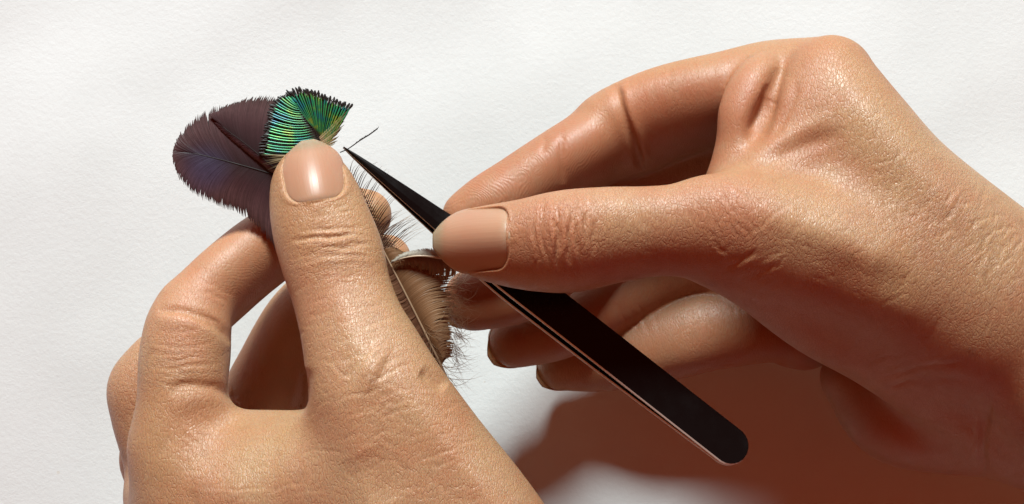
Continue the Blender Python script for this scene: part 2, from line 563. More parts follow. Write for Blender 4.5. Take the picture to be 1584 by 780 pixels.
def sample(field, p):
    q = (p - field.lo) / field.h
    i = np.clip(np.floor(q).astype(int), 0, field.n - 2)
    f = np.clip(q - i, 0, 1)
    r = 0
    for a in (0, 1):
        for b in (0, 1):
            for c in (0, 1):
                w = (f[:, 0] if a else 1 - f[:, 0]) * (f[:, 1] if b else 1 - f[:, 1]) * (f[:, 2] if c else 1 - f[:, 2])
                r = r + w * field.d[i[:, 0] + a, i[:, 1] + b, i[:, 2] + c]
    return r

def build_nail(field, spec, parent, V, N, fold):
    """nail plate fitted to the finger; also presses the nail bed into the skin. spec: root, tip (px,py,z), half width mm, up"""
    root, tip = P(*spec['root']), P(*spec['tip'])
    ax = tip - root; L = np.linalg.norm(ax); ax /= L
    up = np.array(spec['up'], float); up -= ax * (up @ ax); up /= np.linalg.norm(up)
    side = np.cross(ax, up)
    hw = spec['hw']
    nu, nv = 25, 33
    uu, vv = np.meshgrid(np.linspace(-1, 1, nu), np.linspace(0, 1, nv))
    def width(t):
        p = spec.get('pr', .30); d = spec.get('dr', .16)
        w = np.ones_like(t)
        m = t < p; w[m] = (1 - (1 - t[m] / p) ** 2.6) ** (1 / 2.6)
        m = t > 1 - d; w[m] = np.maximum(1 - ((t[m] - 1 + d) / d) ** 2.4 * spec.get('dcut', .62), 0)
        return w * (1 - .06 * (1 - t))
    # project a rectangular patch on the finger to fit its curvature
    su, sv = np.meshgrid(np.linspace(-.95, .95, 13), np.linspace(.03, .80, 13))
    base = root + side * (su.ravel() * hw)[:, None] + ax * (sv.ravel() * L)[:, None] + up * 14
    t = np.zeros(len(base))
    for _ in range(90):
        t += np.clip(sample(field, base - up * t[:, None]) * .9, 0, .45)
    hgt = 14 - t
    ok = (t < 26)
    A = np.stack([np.ones(ok.sum()), su.ravel()[ok] ** 2, sv.ravel()[ok], sv.ravel()[ok] ** 2, su.ravel()[ok]], 1)
    cf = np.linalg.lstsq(A, hgt[ok], rcond=None)[0]
    cf[1] *= spec.get('arch', 1.3); cf[0] += .12
    H = lambda u, v: cf[0] + cf[1] * u * u + cf[2] * v + cf[3] * np.where(v < .8, v * v, .64 + 1.6 * (v - .8)) + cf[4] * u
    W = width(vv)
    ue = uu * W
    lift = spec.get('lift', .12)
    hh = H(ue, vv) + lift - .45 * np.exp(-(vv / .06) ** 2) - .25 * np.clip((np.abs(uu) - .86) / .14, 0, 1) ** 2
    top = root + side * (ue * hw)[..., None] + ax * (vv * L)[..., None] + up * hh[..., None]
    th = .45
    bot = top - up * th
    vts = np.vstack([top.reshape(-1, 3), bot.reshape(-1, 3)])
    n1 = nu * nv
    g = np.arange(n1).reshape(nv, nu)
    f = [np.stack([g[:-1, :-1].ravel(), g[:-1, 1:].ravel(), g[1:, 1:].ravel(), g[1:, :-1].ravel()], 1)]
    f.append(f[0][:, ::-1] + n1)
    ring = np.r_[g[0], g[1:, -1], g[-1, -2::-1], g[-2:0:-1, 0]]
    r2 = np.roll(ring, -1)
    f.append(np.stack([ring, ring + n1, r2 + n1, r2], 1))
    o = mesh_object('nail', vts, np.vstack(f), spec.get('mat', NAIL), parent, origin=root)
    import bmesh
    bm = bmesh.new(); bm.from_mesh(o.data); bmesh.ops.recalc_face_normals(bm, faces=bm.faces); bm.to_mesh(o.data); bm.free()
    attr(o, 'nu', np.tile(uu.ravel(), 2)); attr(o, 'nv', np.tile(vv.ravel(), 2))
    # press skin below the plate, raise the fold round it
    q = V - root
    a, b, c = (q @ ax) / L, (q @ side) / hw, q @ up
    near = (a > -.35) & (a < 1.05) & (np.abs(b) < 1.5) & ((N @ up) > -.1) & (np.abs(c - H(np.clip(b, -1, 1), np.clip(a, 0, 1))) < 3.5)
    m = np.flatnonzero(near)
    aa, bb = a[m], b[m]
    wv = width(np.clip(aa, 0, 1))
    inside_d = np.minimum((wv - np.abs(bb)) * hw, aa * L)      # mm inside the outline
    outd = -inside_d
    ins = np.clip(inside_d / .5, 0, 1)
    tgt = H(bb, np.clip(aa, 0, 1)) + lift - .22
    dn = (tgt - c[m]) * ins
    fd = np.exp(-.5 * ((outd - .7) / .55) ** 2) * (outd > -.2) * np.clip((.78 - aa) / .2, 0, 1)
    V[m] += up * (dn + .16 * fd * (1 - ins))[:, None] * spec.get('press', 1)
    fold[m] = np.maximum(fold[m], fd)
    return o

def hand_object(name, field, strokes, nails, skin, origin, label, ridge_at, palm_at, wrinkle_at, flush_at, smooth_it=6):
    V, F = field.mesh()
    E = edges_of(F)
    V = smooth_verts(V, E, smooth_it)
    F = np.vstack([F[:, [0, 1, 2]], F[:, [0, 2, 3]]])
    N = vnormals(V, F)
    px, py = to_px(V)
    ok = seen_mask(V, N, 9.0) & (px > -20) & (px < 1604) & (py > -20) & (py < 800) & (N[:, 2] > .08)
    V, F, new = refine(V, F, ok[F].all(1))
    E = edges_of(F)
    V = smooth_verts(V, E, 2)
    V = sculpt(V, F, [q for q in strokes if q[1] >= 6])
    V = smooth_verts(V, E, 1, .4)
    V = sculpt(V, F, [q for q in strokes if q[1] < 6])
    V = smooth_verts(V, E, 1, .15)
    N = vnormals(V, F)
    fold = np.zeros(len(V))
    root = bpy.data.objects.new(name, None)
    # the hand is one continuous mesh; the nails are its parts
    body = mesh_object(name, np.zeros((1, 3)), [], skin, origin=origin)
    bpy.data.objects.remove(root)
    for sp in nails:
        build_nail(field, sp, body, V, N, fold)
    me = body.data
    me2 = mesh_object('tmp', V, F, skin, origin=origin)
    body.data = me2.data
    bpy.data.objects.remove(me2)
    bpy.data.meshes.remove(me)
    body.data.name = name
    px, py = to_px(V)
    fc, who = finger_coords(V, field.sweeps)
    def blobs(lst):
        r = np.zeros(len(V))
        for (x, y, z, rad, amp) in lst:
            p = P(x, y, z)
            r = np.maximum(r, amp * np.exp(-((V - p) ** 2).sum(1) / (rad * rad)))
        return np.clip(r, 0, 1)
    attr(body, 'ridge', blobs(ridge_at)); attr(body, 'palm', blobs(palm_at)); attr(body, 'wrinkle', blobs(wrinkle_at)); attr(body, 'flush', blobs(flush_at))
    attr(body, 'fold', fold)
    a = body.data.attributes.new('fcoord', 'FLOAT_VECTOR', 'POINT')
    a.data.foreach_set('vector', fc.astype(np.float32).ravel())
    tag(body, label, 'hand')
    return body

VOX = 0.55
# ---- left hand -----------------------------------------------------------------------------
def left_hand():
    lo = np.array([-92., -215., 2.]); hi = np.array([95., 32., 78.])
    main = Field(lo, hi, VOX)
    # thumb and its metacarpal
    main.sweep([(475, 255, 61, 34, 34), (480, 283, 61, 60, 52), (487, 310, 61.5, 71, 60), (498, 350, 62, 78, 66),
                (514, 398, 62.5, 81, 70), (528, 450, 63.5, 78, 68), (545, 505, 65, 82, 72), (565, 560, 66, 94, 84),
                (590, 625, 67, 108, 96), (640, 720, 67, 124, 106), (715, 850, 66, 145, 122), (830, 1050, 61, 160, 150), (930, 1230, 52, 170, 160), (1150, 1600, 48, 190, 180), (1330, 1900, 46, 200, 190)], 4, finger=True, name='thumb')
    # index ray to the knuckle, back of the hand
    main.sweep([(272, 690, 50, 64, 60), (310, 760, 50, 88, 78), (420, 880, 48, 130, 110), (560, 1050, 40, 150, 140), (700, 1230, 42, 160, 150)], 9)
    main.sweep([(330, 702, 47, 52, 52), (400, 712, 50, 70, 70), (500, 726, 59, 84, 74), (590, 742, 63, 90, 85)], 9)
    main.sweep([(320, 790, 43, 100, 95), (480, 820, 53, 130, 122), (640, 890, 57, 150, 140)], 12)
    main.sweep([(330, 800, 34, 100, 95), (500, 860, 36, 140, 130), (680, 930, 38, 150, 150)], 12)
    main.sweep([(262, 760, 27, 62, 62), (330, 860, 26, 100, 90), (520, 1030, 28, 150, 110)], 10)
    # index finger
    main.sweep([(272, 690, 50, 64, 62), (279, 630, 50.5, 67, 64), (285, 560, 50, 71, 66), (290, 515, 49.5, 68, 64), (296, 492, 48.5, 62, 60)], 5, finger=True, name='index')
    idx = Field(lo, hi, VOX)
    idx.sweep([(295, 500, 46.5, 58, 50), (306, 478, 45, 72, 53), (345, 440, 42.5, 78, 53), (400, 394, 39.5, 76, 52), (450, 362, 39.5, 66, 52), (520, 340, 41, 54, 52), (566, 333, 41, 42, 40)], 1.5, up=(.55, -.72, .42), finger=True, name='index')
    main.merge(idx, 2.2)
    mid = Field(lo, hi, VOX)
    mid.sweep([(262, 760, 26, 60, 60), (243, 690, 28, 58, 58), (228, 640, 29, 57, 56), (224, 600, 30, 55, 54), (240, 560, 31, 44, 46), (262, 535, 32, 36, 40)], 2, finger=True, name='middle')
    mid.sweep([(224, 602, 28, 50, 50), (290, 655, 23, 52, 52), (376, 668, 15, 66, 54), (422, 592, 15, 68, 54), (474, 490, 20, 60, 52), (550, 425, 27, 50, 48), (600, 400, 31, 38, 36)], 3, finger=True, name='middle')
    main.merge(mid, 1.2)
    low = Field(lo, hi, VOX)
    low.sweep([(330, 880, 16, 80, 70), (275, 780, 15, 60, 58), (236, 702, 13, 50, 50), (330, 715, 11, 50, 50), (430, 730, 11, 48, 48), (520, 730, 12, 36, 36)], 2, name='ring')
    low.sweep([(400, 900, 11, 60, 55), (340, 800, 10, 50, 48), (320, 760, 10, 46, 46), (420, 790, 10, 44, 44), (500, 800, 10, 34, 34)], 2, name='little')
    main.merge(low, 1.5)
    strokes = []
    S = strokes.append
    # thumb IP creases
    wrinkles(strokes, (446, 386), (582, 372), 6, 30, .30, 11, 2.6, 4, (.6, 1.0), .5, -8)
    wrinkles(strokes, (452, 390), (578, 376), 9, 40, .14, 12, 1.9, 4, (.15, .45), .3)
    wrinkles(strokes, (455, 330), (550, 322), 4, 9, .10, 13, 1.8, 3, (.2, .6), .3)
    wrinkles(strokes, (470, 480), (600, 450), 7, 42, .07, 14, 1.8, 4, (.15, .5), .3)
    # fold where the proximal index meets the middle phalanx
    S(([(243, 482), (275, 480), (310, 490), (340, 508), (358, 532)], 5, -.6, .15))
    S(([(240, 497), (275, 496), (308, 506), (335, 524), (350, 545)], 9, .3, .15))
    wrinkles(strokes, (222, 566), (352, 560), 9, 52, .12, 15, 2.0, 4, (.3, .9), .4, 10)
    wrinkles(strokes, (262, 428), (370, 488), 6, 40, .12, 16, 2.0, 4, (.2, .6), .4)
    wrinkles(strokes, (300, 480), (352, 515), 4, 8, .2, 17, 2.0, 2, (.4, .9), .4)
    # fold of the web at the index base
    S(([(258, 607), (290, 596), (330, 600), (358, 613), (376, 630)], 6, -.55, .2))
    S(([(262, 632), (300, 618), (340, 624), (375, 640)], 11, .35, .25))
    S(([(275, 645), (310, 655), (350, 655), (400, 648), (455, 642)], 8, -.22, .3))
    S(([(455, 640), (470, 610), (476, 570)], 8, -.5, .2))
    # thumb MCP wrinkles, two crossing sets
    wrinkles(strokes, (490, 610), (655, 545), 18, 85, .11, 18, 2.1, 5, (.15, .55), .45)
    wrinkles(strokes, (520, 530), (640, 640), 14, 75, .09, 19, 1.9, 4, (.12, .4), .4)
    wrinkles(strokes, (480, 720), (720, 640), 16, 90, .075, 20, 1.9, 5, (.1, .3), .3)
    wrinkles(strokes, (240, 760), (760, 730), 26, 75, .07, 23, 1.9, 5, (.06, .2), .3)
    wrinkles(strokes, (560, 640), (760, 780), 22, 90, .07, 24, 1.9, 5, (.08, .25), .3)
    wrinkles(strokes, (300, 680), (480, 780), 18, 80, .06, 25, 1.9, 5, (.08, .25), .3)
    wrinkles(strokes, (450, 520), (610, 450), 18, 75, .06, 26, 1.8, 4, (.1, .3), .3)
    wrinkles(strokes, (240, 640), (330, 700), 7, 40, .10, 21, 2.0, 4, (.2, .6), .3)
    wrinkles(strokes, (640, 600), (740, 650), 6, 26, .10, 22, 2.0, 3, (.2, .6), .3)
    S(([(690, 600), (668, 585), (650, 575)], 7, -.7, .2))
    S(([(300, 760), (400, 740), (520, 740)], 40, .8, .3))
    S(([(560, 700), (600, 780)], 26, -.5, .3))
    S(([(515, 430), (545, 520), (590, 610)], 15, .45, .3))
    S(([(560, 560), (590, 575)], 26, .6, .3))
    S(([(250, 700), (330, 760), (420, 790)], 24, .5, .3))
    nails = [dict(root=(492, 315, 66), tip=(476, 215, 66), hw=6.1, up=(.06, .10, 1), pr=.34, dr=.50, dcut=.80)]
    return hand_object('hand', main, strokes, nails, SKIN_L, P(400, 700, 0),
        'left hand at the lower left, thumb up with its nail facing us, pinching the feathers',
        ridge_at=[(380, 420, 44, 11, .5), (330, 450, 50, 10, .35)],
        palm_at=[(400, 400, 40, 16, 1), (340, 460, 44, 13, .8), (570, 335, 37, 12, .9), (450, 560, 22, 18, 1), (600, 400, 31, 12, .9), (410, 650, 36, 9, .5)],
        wrinkle_at=[(512, 390, 70, 7, .8), (565, 580, 66, 11, .6), (280, 560, 58, 9, .5), (240, 600, 34, 10, .4)],
        flush_at=[(512, 385, 69, 8, .8), (486, 290, 68, 8, .5), (270, 500, 58, 9, .7), (195, 590, 34, 9, .8), (560, 590, 66, 12, .5), (300, 620, 52, 9, .6), (430, 640, 48, 8, .7), (230, 680, 50, 8, .5)])

# ---- right hand ----------------------------------------------------------------------------
def right_hand():
    lo = np.array([-18., -170., 2.]); hi = np.array([290., 52., 84.])
    main = Field(lo, hi, VOX)
    main.sweep([(1285, 119, 56, 64, 62), (1332, 198, 58, 74, 80), (1395, 298, 58, 86, 90), (1495, 420, 54, 118, 110), (1584, 508, 48, 138, 130), (1750, 650, 46, 150, 140), (1980, 850, 46, 170, 155), (2300, 1130, 46, 190, 175), (2700, 1480, 46, 200, 185)], 8)
    # thumb
    main.sweep([(712, 372, 63, 39, 34), (735, 374, 63, 55, 48), (770, 378, 64, 68, 57), (820, 379, 66, 81, 64), (878, 374, 67.5, 91, 70), (940, 365, 67.5, 86, 66),
                (1000, 359, 67, 80, 62), (1050, 356, 66.5, 82, 63), (1105, 352, 66, 94, 73), (1160, 360, 65.5, 101, 79), (1230, 382, 64, 104, 82), (1350, 425, 60, 106, 85), (1500, 495, 52, 118, 96)], 5, up=(.05, -.74, .67), finger=True, name='thumb')
    # ball of the thumb, in its shade
    main.sweep([(1120, 395, 60, 50, 55), (1180, 425, 56, 62, 66), (1270, 480, 51, 72, 76), (1360, 525, 45, 76, 84), (1470, 580, 38, 90, 90), (1600, 640, 34, 110, 110)], 5)
    # web and back of the hand between the two
    main.sweep([(1270, 235, 54, 84, 84), (1380, 345, 55, 105, 100), (1500, 450, 50, 115, 110)], 12)
    # palm body
    main.sweep([(1310, 300, 32, 100, 110), (1420, 470, 28, 120, 110), (1580, 590, 30, 130, 120)], 6)
    # heel of the hand
    main.sweep([(1318, 590, 22, 46, 60), (1385, 640, 22, 74, 100), (1470, 640, 24, 94, 110), (1600, 640, 28, 110, 112), (1780, 740, 34, 125, 120)], 4)
    idx = Field(lo, hi, VOX)
    idx.sweep([(1288, 116, 53, 66, 60), (1205, 131, 45, 86, 66), (1130, 150, 42.5, 96, 64), (1040, 173, 41.5, 101, 64), (965, 204, 39.5, 98, 64), (930, 221, 40, 92, 59), (880, 252, 42.5, 86, 56), (815, 290, 44.5, 74, 54),
               (765, 315, 46.5, 60, 50), (726, 334, 47, 46, 41)], 0, up=(.12, -.9, .42), finger=True, name='index')
    main.merge(idx, 1.2)
    web = Field(lo, hi, VOX)
    web.sweep([(1205, 92, 50, 20, 24), (1170, 124, 55, 34, 40), (1149, 170, 57, 37, 44), (1140, 220, 57, 33, 42), (1128, 270, 57, 34, 38), (1110, 330, 56, 40, 40)], 1)
    main.merge(web, .8)
    web2 = Field(lo, hi, VOX)
    web2.sweep([(1284, 132, 57, 42, 44), (1260, 165, 58.5, 50, 46), (1238, 210, 59.5, 50, 46), (1200, 262, 61, 50, 46), (1150, 310, 62, 50, 46)], 2)
    main.merge(web2, 4.5)
    mid = Field(lo, hi, VOX)
    mid.sweep([(1280, 190, 40, 66, 66), (1120, 222, 31, 60, 58), (1000, 268, 28, 58, 56), (940, 320, 29, 56, 56), (870, 400, 32, 52, 55), (800, 446, 32, 54, 52), (733, 464, 32, 49, 46)], 0, finger=True, name='middle')
    main.merge(mid, 1.0)
    rg = Field(lo, hi, VOX)
    rg.sweep([(1300, 290, 24, 64, 64), (1150, 370, 20, 60, 58), (1030, 415, 17, 56, 56), (930, 472, 18, 52, 52), (860, 508, 20, 50, 50), (798, 526, 21, 44, 44)], 0, finger=True, name='ring')
    rg.sweep([(1260, 400, 26, 90, 80), (1170, 420, 18, 66, 60), (1090, 446, 12, 58, 52)], 3, name='palm')
    main.merge(rg, .8)
    lit = Field(lo, hi, VOX)
    lit.sweep([(1330, 400, 15, 60, 60), (1258, 508, 13, 56, 56), (1228, 520, 12, 50, 52)], 0, finger=True, name='little')
    lit.sweep([(1225, 520, 12, 42, 48), (1180, 504, 15.5, 58, 55), (1090, 512, 17.5, 64, 57), (1000, 539, 15, 58, 53), (930, 556, 11.5, 50, 48), (870, 563, 11, 42, 42)], 1, finger=True, name='little')
    main.merge(lit, .8)
    strokes = []
    S = strokes.append
    # index joint creases
    S(([(953, 130), (958, 160), (970, 195), (985, 235), (995, 265)], 5, -.8, .1))
    S(([(966, 130), (972, 165), (985, 205), (1000, 250)], 7, .5, .1))
    S(([(870, 205), (868, 235), (872, 285)], 4, -.35))
    S(([(845, 210), (838, 240)], 4, -.2))
    # fine lines by the web
    S(([(1204, 105), (1192, 150), (1172, 195), (1152, 232)], 8, -1.0, .35))
    S(([(1190, 150), (1178, 180), (1160, 222)], 13, -1.0, .35))
    S(([(1186, 130), (1178, 165), (1160, 205)], 4, -.45, .2))
    S(([(1222, 120), (1210, 160), (1185, 205)], 9, .4, .3))
    S(([(1235, 125), (1222, 165), (1195, 215)], 4.5, -.35, .25))
    S(([(1150, 250), (1230, 205), (1290, 180)], 9, .45, .3))
    S(([(1165, 262), (1240, 228), (1310, 205)], 8, -.4, .3))
    # thumb joint
    wrinkles(strokes, (874, 302), (880, 420), 8, 46, .42, 31, 2.4, 5, (.4, 1.0), .5, 6)
    wrinkles(strokes, (874, 302), (884, 410), 12, 52, .2, 32, 1.9, 5, (.15, .45), .4)
    wrinkles(strokes, (960, 300), (985, 400), 9, 60, .07, 33, 1.9, 4, (.15, .5), .3)
    wrinkles(strokes, (1085, 290), (1180, 400), 9, 50, .11, 34, 2.1, 5, (.2, .6), .4)
    wrinkles(strokes, (1120, 420), (1240, 330), 8, 55, .10, 35, 2.1, 5, (.2, .6), .4)
    wrinkles(strokes, (1420, 420), (1500, 250), 18, 110, .14, 36, 2.2, 6, (.15, .45), .4)
    wrinkles(strokes, (1260, 400), (1450, 250), 30, 130, .07, 45, 1.9, 5, (.08, .25), .3)
    wrinkles(strokes, (1250, 330), (1420, 440), 24, 110, .07, 46, 1.9, 5, (.08, .25), .3)
    wrinkles(strokes, (1540, 300), (1500, 520), 24, 120, .08, 47, 2.0, 5, (.1, .3), .3)
    wrinkles(strokes, (1270, 280), (1350, 130), 18, 60, .06, 48, 1.9, 5, (.08, .25), .3)
    wrinkles(strokes, (960, 320), (1120, 400), 16, 60, .05, 49, 1.8, 4, (.1, .3), .3)
    wrinkles(strokes, (1500, 380), (1570, 330), 14, 90, .14, 37, 2.2, 6, (.2, .6), .4)
    wrinkles(strokes, (1280, 300), (1380, 160), 14, 90, .07, 38, 2.0, 6, (.15, .4), .3)
    wrinkles(strokes, (1340, 600), (1480, 545), 7, 34, .16, 39, 2.4, 6, (.3, .8), .4)
    wrinkles(strokes, (1520, 590), (1528, 730), 4, 22, .18, 40, 2.8, 4, (.3, .8), .4)
    wrinkles(strokes, (1000, 92), (1010, 170), 10, 95, .10, 41, 2.0, 4, (.3, .9), .4)
    wrinkles(strokes, (960, 460), (990, 540), 6, 44, .10, 42, 2.0, 3, (.3, .8), .4)
    wrinkles(strokes, (1120, 465), (1150, 540), 5, 36, .12, 43, 2.0, 3, (.3, .8), .4)
    S(([(975, 300), (985, 330), (1000, 355)], 5, -.15))
    # thumb base creases and shadow side muscle
    wrinkles(strokes, (1105, 455), (1225, 395), 7, 40, .16, 44, 4, 5, (.3, .8), .4)
    S(([(1300, 450), (1380, 465), (1450, 500)], 26, .6, .3))
    S(([(1350, 420), (1410, 428)], 20, -.35, .3))
    S(([(1250, 330), (1330, 380), (1400, 430)], 26, .5, .3))
    S(([(1350, 588), (1420, 570), (1500, 560)], 4, -.25))
    S(([(1370, 600), (1440, 588), (1510, 590)], 4, -.25))
    S(([(1525, 735), (1520, 690), (1530, 620)], 5, -.6))
    S(([(1285, 95), (1350, 180), (1430, 270), (1540, 370)], 17, .55, .25))
    S(([(1250, 175), (1330, 260), (1420, 350)], 22, -.45, .3))
    S(([(1120, 315), (1220, 345), (1330, 390), (1450, 440)], 18, .55, .3))
    nails = [dict(root=(796, 371, 68), tip=(667, 370, 66), hw=6.3, up=(.05, .12, 1), pr=.22, dr=.5, dcut=.78),
             dict(root=(742, 457, 26.5), tip=(691, 501, 29.5), hw=6.2, up=(-.22, -.26, -.94), pr=.3, dr=.95, dcut=.8, arch=1.0, press=0, lift=.05, mat=NAIL_EDGE),
             dict(root=(806, 519, 15.5), tip=(753, 564, 18.5), hw=6.1, up=(-.22, -.26, -.94), pr=.3, dr=.95, dcut=.8, arch=1.0, press=0, lift=.05, mat=NAIL_EDGE),
             dict(root=(880, 556, 5.5), tip=(827, 599, 8.5), hw=5.9, up=(-.22, -.26, -.94), pr=.3, dr=.95, dcut=.8, arch=1.0, press=0, lift=.05, mat=NAIL_EDGE)]
    return hand_object('hand', main, strokes, nails, SKIN_R, P(1350, 560, 0),
        'right hand reaching in from the right edge, thumb and index finger gripping the black tweezers',
        ridge_at=[(770, 270, 50, 13, 1), (870, 230, 52, 12, .8), (710, 320, 46, 9, 1), (960, 160, 54, 8, .3)],
        palm_at=[(760, 290, 48, 18, 1), (880, 230, 50, 18, 1), (1020, 190, 50, 20, 1), (1110, 170, 50, 16, 1), (1160, 200, 48, 12, .8), (760, 480, 36, 22, 1), (900, 500, 28, 22, 1), (1000, 540, 20, 20, .8), (1100, 520, 20, 20, .7), (1380, 650, 22, 22, .9), (1470, 680, 20, 22, .7), (1250, 560, 18, 16, 1)],
        wrinkle_at=[(878, 350, 76, 8, .8), (1140, 330, 76, 10, .45), (1480, 360, 66, 22, .4), (1030, 120, 54, 8, .4), (1060, 490, 28, 8, .4)],
        flush_at=[(878, 350, 76, 9, .8), (780, 372, 72, 8, .4), (955, 150, 52, 9, .7), (1285, 80, 62, 12, .7), (1140, 320, 74, 12, .5), (1180, 180, 58, 12, .6), (1200, 470, 58, 14, .5), (1160, 490, 26, 12, .6)])

left_hand()
right_hand()

# ------------------------------------------------------------------ tweezers
def empty_thing(name, origin):
    o = bpy.data.objects.new(name, None)
    COL.objects.link(o)
    o.location = Vector(np.asarray(origin) / 1000)
    o.empty_display_size = .005
    return o

def build_tweezers():
    A, B = P(531, 228, 57.2), P(1151, 708, 52.0)
    ax = B - A; L = np.linalg.norm(ax); ax /= L
    z = np.array([0, 0, 1.0])
    u = np.cross(z, ax); u /= np.linalg.norm(u)            # up-right across the tool
    tilt = math.radians(14)
    nrm = math.cos(tilt) * np.cross(ax, u) + math.sin(tilt) * u
    side = np.cross(nrm, ax); side /= np.linalg.norm(side)
    root = empty_thing('tweezers', A)
    tag(root, 'long black steel tweezers with needle tip and rounded tail, gripped by the right hand', 'tweezers')
    ts = np.r_[np.linspace(0, .1, 8), np.linspace(.13, .9, 26), np.linspace(.92, .965, 6), .975, .983, .99, .995, .999]
    def half_width(t):
        w = np.interp(t, [0, .02, .08, .16, .24, .30, .36, .42, 1], [.10, .35, .85, 1.45, 2.0, 2.7, 3.3, 3.6, 3.68])
        e = (1 - t) * L
        r = 3.68
        return np.where(e < r, np.sqrt(np.maximum(r * r - (r - e) ** 2, .01)), w)
    def gap(t):
        return np.interp(t, [0, .05, .15, .28, .45, .65, .85, 1], [.22, .42, .85, 1.15, 1.5, 1.35, .75, .46])
    th = np.interp(ts, [0, .05, .25, .4, 1], [.22, .42, .58, .46, .44])
    sec = np.array([(-1, -.6), (-.92, -1), (.92, -1), (1, -.6), (1, .6), (.92, 1), (-.92, 1), (-1, .6)])
    for sgn in (1, -1):
        vts, rings = [], []
        for t, h in zip(ts, th):
            w = half_width(t)
            bev = min(.22, .45 * w)
            c = A + ax * (t * L) + nrm * (sgn * gap(t)) - side * (.25 * (sgn < 0) * math.sin(math.pi * t)) * 2
            ridge = .35 * max(0, 1 - t / .3)                # the front of each arm is roofed, not flat
            for (a, b) in sec:
                x = math.copysign(w if abs(a) == 1 else w - bev, a)
                y = b * h + (ridge * sgn if (b == sgn and abs(a) < 1) else 0)
                if t < .3 and abs(a) < 1 and b == sgn: x *= .35
                vts.append(c + side * x + nrm * y)
        n = len(ts); k = len(sec)
        fs, mi = [], []
        for i in range(n - 1):
            for j in range(k):
                fs.append((i * k + j, i * k + (j + 1) % k, (i + 1) * k + (j + 1) % k, (i + 1) * k + j))
                mi.append(1 if j in (7,) or j == 3 or j in (6,) and ts[i] > .3 or j == 0 and ts[i] > .3 else 0)  # bare edges; the upper one is pale to stand in for a highlight
        fs.append(tuple(range(k))); mi.append(0)
        fs.append(tuple(range((n - 1) * k, n * k))[::-1]); mi.append(1)
        o = mesh_object('arm', vts, fs, BLACK_STEEL, root, smooth=False, origin=A)
        o.data.materials.append(BARE_STEEL)
        o.data.polygons.foreach_set('material_index', mi)
        import bmesh
        bm = bmesh.new(); bm.from_mesh(o.data); bmesh.ops.recalc_face_normals(bm, faces=bm.faces); bm.to_mesh(o.data); bm.free()
    # rivet block that joins the arms at the tail
    c = A + ax * (L * .93)
    vts = [c + ax * a + side * b + nrm * d for a in (-4, 4) for b in (-2.6, 2.6) for d in (-.45, .45)]
    mesh_object('joint', vts, [(0, 1, 3, 2), (4, 6, 7, 5), (0, 4, 5, 1), (2, 3, 7, 6), (0, 2, 6, 4), (1, 5, 7, 3)], BARE_STEEL, root, smooth=False, origin=A)
build_tweezers()

# ------------------------------------------------------------------ feathers
def px3(poly, n=None):
    """px,py,z rows -> smooth mm polyline"""
    poly = [(r[0], r[1], r[2] - 1.5) for r in poly]
    q = catmull([P(*r) for r in poly], 12) if len(poly) > 2 else np.array([P(*r) for r in poly])
    return resample(q, n) if n else q

def ribbons(name, mat, parent, lines, width, origin, fold=.25, attrs=None, tilt=.25, kind='stuff'):
    """lines (n,m,3) mm, width (n,m) mm: each barb is a narrow roof-shaped blade"""
    n, m, _ = lines.shape
    tan = np.gradient(lines, axis=1)
    tan /= np.linalg.norm(tan, axis=2, keepdims=True) + 1e-9
    up = np.zeros_like(tan); up[..., 2] = 1
    tl = rng.normal(0, tilt, (n, 1, 1))
    side = np.cross(tan, up); side /= np.linalg.norm(side, axis=2, keepdims=True) + 1e-9
    nr = np.cross(side, tan)
    s2 = side * np.cos(tl) + nr * np.sin(tl)
    n2 = -side * np.sin(tl) + nr * np.cos(tl)
    w = width[..., None]
    v = np.stack([lines - s2 * w / 2 - n2 * w * fold * .5, lines + n2 * w * fold * .5, lines + s2 * w / 2 - n2 * w * fold * .5], 2)   # n,m,3,3
    idx = np.arange(n * m * 3).reshape(n, m, 3)
    f = [np.stack([idx[:, :-1, a].ravel(), idx[:, :-1, a + 1].ravel(), idx[:, 1:, a + 1].ravel(), idx[:, 1:, a].ravel()], 1) for a in (0, 1)]
    o = mesh_object(name, v.reshape(-1, 3), np.vstack(f), mat, parent, origin=origin)
    tt = np.broadcast_to(np.linspace(0, 1, m)[None, :, None], (n, m, 3))
    attr(o, 'bt', tt.ravel())
    attr(o, 'br', np.broadcast_to(rng.random(n)[:, None, None], (n, m, 3)).ravel())
    attr(o, 'bu', np.broadcast_to(np.linspace(0, 1, n)[:, None, None], (n, m, 3)).ravel())
    if kind: o['kind'] = kind
    return o

def tube(name, mat, parent, poly, r0, r1, origin, k=6):
    poly = np.asarray(poly); n = len(poly)
    tan = np.gradient(poly, axis=0); tan /= np.linalg.norm(tan, axis=1)[:, None]
    up = np.array([.1, .2, 1.0])
    s = np.cross(tan, up); s /= np.linalg.norm(s, axis=1)[:, None]
    u = np.cross(s, tan)
    r = np.linspace(r0, r1, n)[:, None]
    v = np.stack([poly + r * (s * math.cos(a) + u * math.sin(a)) for a in np.linspace(0, 2 * math.pi, k, endpoint=False)], 1)
    idx = np.arange(n * k).reshape(n, k)
    j = np.roll(idx, -1, 1)
    f = [tuple(q) for q in np.stack([idx[:-1].ravel(), j[:-1].ravel(), j[1:].ravel(), idx[1:].ravel()], 1)]
    f += [tuple(idx[0][::-1]), tuple(idx[-1])]
    return mesh_object(name, v.reshape(-1, 3), f, mat, parent, origin=origin)

